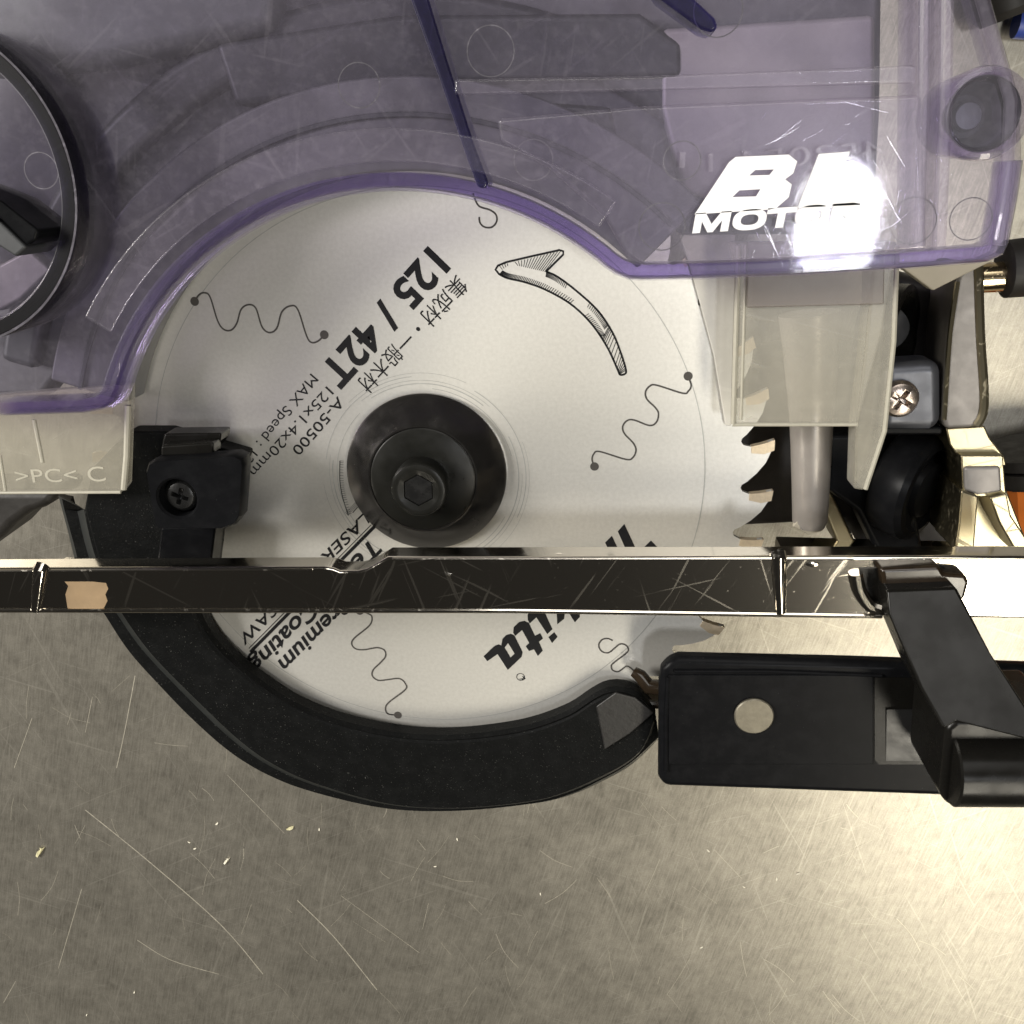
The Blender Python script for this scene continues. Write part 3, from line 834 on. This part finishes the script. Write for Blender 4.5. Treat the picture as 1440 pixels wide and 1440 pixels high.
# shell: outer wall, top, inner wall, inner ceiling
ZT, ZI, ZL = 20.0, 17.8, 14.3
O1 = outl
In = offset(O1, -2.0)
S1 = offset(O1, -.35); S2 = offset(O1, -1.0)
bm = bmesh.new()
add_loft(bm, [at(offset(In, -.02), ZI), at(In, ZL), at(offset(O1, .0), ZL), at(O1, ZT - 1.0), at(S1, ZT - .35), at(S2, ZT)])
cover = finish('clear_cover', bm, M['purple'], saw, smooth=14)
# thick moulded edge along the opening, with a fine bead below it
bm = bmesh.new()
k1 = len(left) + len(ar) + 11
qa = offset(O1, .03)[1:k1]; qb = offset(O1, -2.15)[1:k1]
add_loft(bm, [[Vector((a.x, a.y, 14.2)), Vector((a.x, a.y, 19.6)), Vector((a.x * .85 + b.x * .15, a.y * .85 + b.y * .15, 20.15)), Vector((a.x * .15 + b.x * .85, a.y * .15 + b.y * .85, 20.15)), Vector((b.x, b.y, 19.9)), Vector((b.x, b.y, 14.2))] for a, b in zip(qa, qb)])
qm = offset(O1, .25)[1:k1]
add_tube(bm, [Vector((p.x, p.y, 16.6)) for p in qm], .28, 8)
add_tube(bm, [Vector((p.x, p.y, 14.4)) for p in qm], .34, 8)
finish('cover_edge', bm, M['purple_edge'], cover)
# raised front box, inner lip and ribs
arc_band('cover_step', 53.9, 58.5, 56, 148, ZT + .02, ZT + .8, M['purple'], cover, bev=.35)
prism('cover_panel', [(700, 168), (900, 150), (1180, 138), (1292, 134), (1300, 350), (1100, 366), (905, 372), (880, 358), (850, 305), (770, 235), (705, 200)], ZT + .02, ZT + 1.3, M['purple'], cover, .6, zr=20, seg=3)
prism('cover_ridge', [(640, 112), (900, 108), (1285, 92), (1285, 118), (900, 128), (640, 134)], ZT + .02, ZT + .9, M['purple'], cover, .4, zr=20)
bm = bmesh.new()
add_prism(bm, [(571, -20), (598, -20), (628, 80), (668, 205), (688, 258), (683, 266), (672, 264), (658, 226), (618, 110)], 13, 20.7, zr=20)
finish('cover_rib', bm, M['purple_rib'], cover, bevel=.5)
bm = bmesh.new()
add_prism(bm, [(905, -30), (945, -30), (1005, 26), (1010, 40), (1000, 47), (985, 42), (925, -2)], 13, 20.7, zr=20)
finish('cover_rib', bm, M['purple_rib'], cover, bevel=.8)
bm = bmesh.new()
add_prism(bm, [(1292, -30), (1306, -30), (1304, 150), (1298, 355), (1288, 358), (1290, 150)], 10, 17.7, zr=20)
add_prism(bm, [(1322, -30), (1338, -30), (1334, 150), (1326, 352), (1318, 352), (1322, 150)], 10, 17.7, zr=20)
finish('cover_rib', bm, M['purple'], cover, bevel=.5)
bm = bmesh.new()
add_tube(bm, P([(1331, -20), (1329, 150), (1320, 350)], 20.2), 1.0, 10)
add_tube(bm, P([(1300, -20), (1298, 150), (1292, 352)], 20.2), .8, 10)
add_tube(bm, P([(1365, -60), (1398, 60), (1421, 140), (1416, 240), (1404, 345)], 20.2), .9, 10)
finish('cover_bead', bm, M['purple'], cover)
# round port at the left
pc = W(-111, 262, 24)
port = lathe('port_ring', [(20.9, 9), (23.5, 9), (23.7, 23.2), (23.3, 24), (21.5, 24), (21.1, 23.4)], (pc.x, pc.y), M['port'], cover, 128, ring=True, smooth=35)
bm = bmesh.new()
add_ribbon(bm, [Vector((pc.x + 23.6 * math.cos(t), pc.y + 23.6 * math.sin(t), 24.05)) for t in [2 * math.pi * i / 128 for i in range(128)]], .35, True)
finish('port_edge', bm, M['emboss'], port, recalc=False)
prism('port_lever', [(-60, 258), (0, 282), (54, 324), (50, 338), (38, 346), (0, 308), (-60, 285)], 16, 27, M['black_satin'], port, .5)
prism('port_lever_foot', [(-60, 290), (0, 312), (38, 348), (22, 362), (0, 348), (-60, 330)], 16, 26, M['cast_dark'], port, .5)
prism('port_floor', [(-150, 350), (0, 372), (40, 350), (72, 380), (30, 420), (0, 437), (-150, 440)], 9, 12, M['cast'], port, .5)
# screw boss at the right
bc = W(1384, 160, 20)
boss = lathe('screw_boss', [(3.2, 8), (5.6, 8), (6.2, 19.8), (5.9, 21.2), (5.2, 21.4), (4.6, 20.6), (3.4, 12)], (bc.x, bc.y), M['purple'], cover, 64, ring=True)
lathe('boss_cup', [(3.0, 11.5), (5.0, 19.8), (4.85, 19.9), (2.9, 12.2), (.5, 12.2)], (bc.x, bc.y), M['cast_dark'], boss, 64)
lathe('boss_screw', [(2.1, 12), (2.1, 13.6), (1.8, 14.0), (.1, 14.1)], (bc.x, bc.y), M['silver_block'], boss, 48)
# moulding marks
for x, y, r in ((930, 318, 3.3), (1280, 310, 3.2), (1365, 308, 2.9), (690, 72, 3.3), (958, 226, 2.6), (505, 120, 3.0), (58, 240, 2.6), (1010, 15, 3.3), (750, 225, 2.8)):
    bm = bmesh.new()
    c = W(x, y, ZT)
    zt = ZT + 1.36 if 880 < x < 1300 and y > 140 else ZT + .03
    add_ribbon(bm, [Vector((c.x + r * math.cos(t), c.y + r * math.sin(t), zt)) for t in [2 * math.pi * i / 40 for i in range(40)]], .16, True)
    finish('moulding_mark', bm, M['emboss'], cover, smooth=0, recalc=False)
text('453054-1', (995, 242), (1240, 224), 2.6, M['emboss'], cover, z=ZT + 1.37, zw=20, mirror=True)
text('1', (954, 236), (962, 236), 2.2, M['emboss'], cover, z=ZT + 1.37, zw=20, mirror=True)
# printed logo
ZL2 = ZT + 1.42
lg = cover
U = lambda pts: [W(x, y, 20) + Vector((0, 0, ZL2 - 20)) for x, y in ZM(pts, 2.4, 840, 0)]
def pg(bm, pts, holes=()):
    es = []
    for L in (pts, *holes):
        vs = [bm.verts.new(p) for p in U(L)]
        es += [bm.edges.new((vs[i], vs[(i + 1) % len(vs)])) for i in range(len(vs))]
    bmesh.ops.triangle_fill(bm, edges=es, use_beauty=True)
bm = bmesh.new()
pg(bm, [(325, 722), (440, 548), (462, 530), (640, 522), (668, 545), (655, 585), (628, 605), (650, 622), (640, 665), (600, 700), (575, 706)],
   [[(452, 664), (475, 642), (545, 638), (530, 662)], [(508, 592), (528, 574), (590, 572), (575, 590)]])
pg(bm, [(668, 700), (740, 520), (845, 512), (790, 640), (900, 634), (880, 690)])
finish('logo_letters', bm, M['white_print'], lg, smooth=0, recalc=False)
# the word under the logo, wide heavy capitals
bm = bmesh.new()
a0, b0 = W(972, 327.5, 20), W(1206, 312, 20)
ex = (b0 - a0); LW = ex.length; ex.normalize(); ey = Vector((-ex.y, ex.x, 0))
def glyph(x0, pts, holes=()):
    es = []
    for L in (pts, *holes):
        vs = []
        for x, y in L:
            p = a0 + ex * ((x0 + x + .16 * y) / 6.95 * LW) + ey * (y * 2.75)
            vs.append(bm.verts.new((p.x, p.y, ZL2)))
        es += [bm.edges.new((vs[q], vs[(q + 1) % len(vs)])) for q in range(len(vs))]
    bmesh.ops.triangle_fill(bm, edges=es, use_beauty=True)
def oval(cx, rx, ry): return [(cx + rx * math.copysign(abs(math.cos(t)) ** .8, math.cos(t)), .5 + ry * math.copysign(abs(math.sin(t)) ** .8, math.sin(t))) for t in [2 * math.pi * q / 32 for q in range(32)]]
glyph(0, [(0, 0), (0, 1), (.42, 1), (.75, .42), (1.08, 1), (1.5, 1), (1.5, 0), (1.17, 0), (1.17, .56), (.86, 0), (.64, 0), (.33, .56), (.33, 0)])
glyph(1.62, oval(.7, .7, .52), [oval(.7, .36, .26)])
glyph(3.0, [(.45, 0), (.45, .72), (0, .72), (0, 1), (1.24, 1), (1.24, .72), (.79, .72), (.79, 0)])
glyph(4.2, oval(.7, .7, .52), [oval(.7, .36, .26)])
glyph(5.66, [(0, 0), (0, 1), (.85, 1), (1.12, .92), (1.2, .72), (1.1, .5), (.9, .42), (1.27, 0), (.86, 0), (.55, .38), (.34, .38), (.34, 0)], [[(.34, .58), (.72, .58), (.84, .68), (.72, .78), (.34, .78)]])
finish('logo_word', bm, M['white_print'], cover, smooth=0, recalc=False)

# ------------------------------------------------------------------ other things
t = tag(empty('screwdriver', (W(1440, 700, -ZB).x * .001, W(1440, 700, -ZB).y * .001, 0)), 'orange handled tool with black ribbed collar at the right edge', 'screwdriver')
base = Vector(t.location) * 1000
def rel(p): return p - Vector((base.x, base.y, 0))
a, b = W(1462, 668, -ZB + 11), W(1466, 772, -ZB + 11)
bm = bmesh.new(); add_tube(bm, [rel(a), rel(b)], 10.5, 16)
finish('handle', bm, M['orange'], t, smooth=20)
a, b = W(1450, 606, -ZB + 11), W(1456, 668, -ZB + 11)
bm = bmesh.new()
q = [rel(a.lerp(b, f)) for f in (0.3, .34, .55, .58, .62, .9, .94, 1)]
add_tube(bm, q, [8, 10.5, 11, 9.6, 11, 11, 10, 10], 24)
finish('collar', bm, M['rubber'], t, smooth=25)
t = tag(empty('marker_pen', (W(1450, 40, -ZB).x * .001, W(1450, 40, -ZB).y * .001, 0)), 'black and blue pen lying behind the upper corner of the clear cover', 'pen')
base = Vector(t.location) * 1000
bm = bmesh.new(); add_tube(bm, [rel(W(1405, -40, -ZB + 7)), rel(W(1416, 16, -ZB + 7)), rel(W(1418, 26, -ZB + 7))], [6, 6, 5], 16)
finish('barrel', bm, M['rubber'], t)
bm = bmesh.new(); add_tube(bm, [rel(W(1428, 34, -ZB + 4)), rel(W(1500, 40, -ZB + 4))], 2.6, 14)
finish('cap', bm, M['blue'], t)
prism('power_cord', [(-60, 690), (80, 690), (70, 712), (40, 722), (18, 738), (0, 757), (-60, 800)], -40, -25, M['rubber'], saw, 2)

# shavings on the bench
def chip(px, py, r, mat, label, group=None, shape=None, name='wood_shaving'):
    c = W(px, py, -ZB)
    o = bpy.data.objects.new(name, None)
    bm = bmesh.new()
    pts = shape or [(-1, -.3), (-.2, -.45), (.8, -.1), (1, .25), (.1, .4), (-.7, .2)]
    th = rs.uniform(0, 6.28) if shape is None else 0
    L = [Vector(((x * math.cos(th) - y * math.sin(th)) * r, (x * math.sin(th) + y * math.cos(th)) * r, .05 + .25 * r * abs(math.sin(i * 2.1)))) for i, (x, y) in enumerate(pts)]
    add_loft(bm, [L, [p + Vector((0, 0, .15 * r)) for p in L]])
    for v in bm.verts: v.co += Vector((0, 0, -ZB))
    q = finish(name, bm, mat, None, smooth=0)
    q.location = (c.x * .001, c.y * .001, 0)
    return tag(q, label, 'wood shaving', group)
tw = [(-.9, -.9), (-.5, -1), (.1, -.2), (.9, .9), (.5, .8), (.2, 1.0), (.1, .4), (-.4, .1)]
chip(57, 1197, 1.7, M['chip'], 'yellowish green curled shaving on the steel bench, lower left, the largest one', shape=tw)
chip(319, 1210, 1.1, M['chip_white'], 'pale cream shaving beside the long scratch on the bench', shape=tw)
chip(408, 1164, 1.2, M['chip'], 'flat greenish shaving in the shade below the black blade guard')
for x, y, r, l in ((305, 1158, .6, 'cream wood fleck highest of the small cluster beside the long scratch on the bench'),
                (266, 1184, .45, 'tiny cream fleck farthest left in the cluster beside the long scratch'),
                (274, 1193, .5, 'tiny cream fleck in the cluster just above the twisted cream shaving'),
                (189, 1395, .5, 'cream wood fleck on bare bench near the bottom edge, left of the long scratch end'),
                (122, 1427, .45, 'cream wood fleck at the very bottom of the bench, lower left'),
                (449, 1166, .5, 'tiny fleck just right of the flat greenish shaving under the black ring'),
                (643, 1180, .5, 'lone tiny fleck on the bench under the middle of the black ring'),
                (612, 1218, .45, 'lone tiny fleck below the black ring, lower than its neighbour'),
                (768, 1122, .5, 'pale dust grain touching the lower rim of the black ring'),
                (996, 1196, .55, 'bright pale grain on the bench below the left half of the black side housing'),
                (1092, 1236, .55, 'pale grain in the middle of three grains under the black side housing'),
                (1046, 1247, .45, 'pale grain left and lowest of three grains under the black side housing'),
                (1122, 1228, .5, 'pale grain rightmost of three grains under the black side housing'),
                (986, 1332, .5, 'lone pale grain far below the black side housing near the lower edge'),
                (760, 1257, .45, 'faint pale grain on the grey bench between ring and lower edge')):
    chip(x, y, r, M['chip_white'], l, 'tiny wood flecks on the bench', name='wood_fleck')
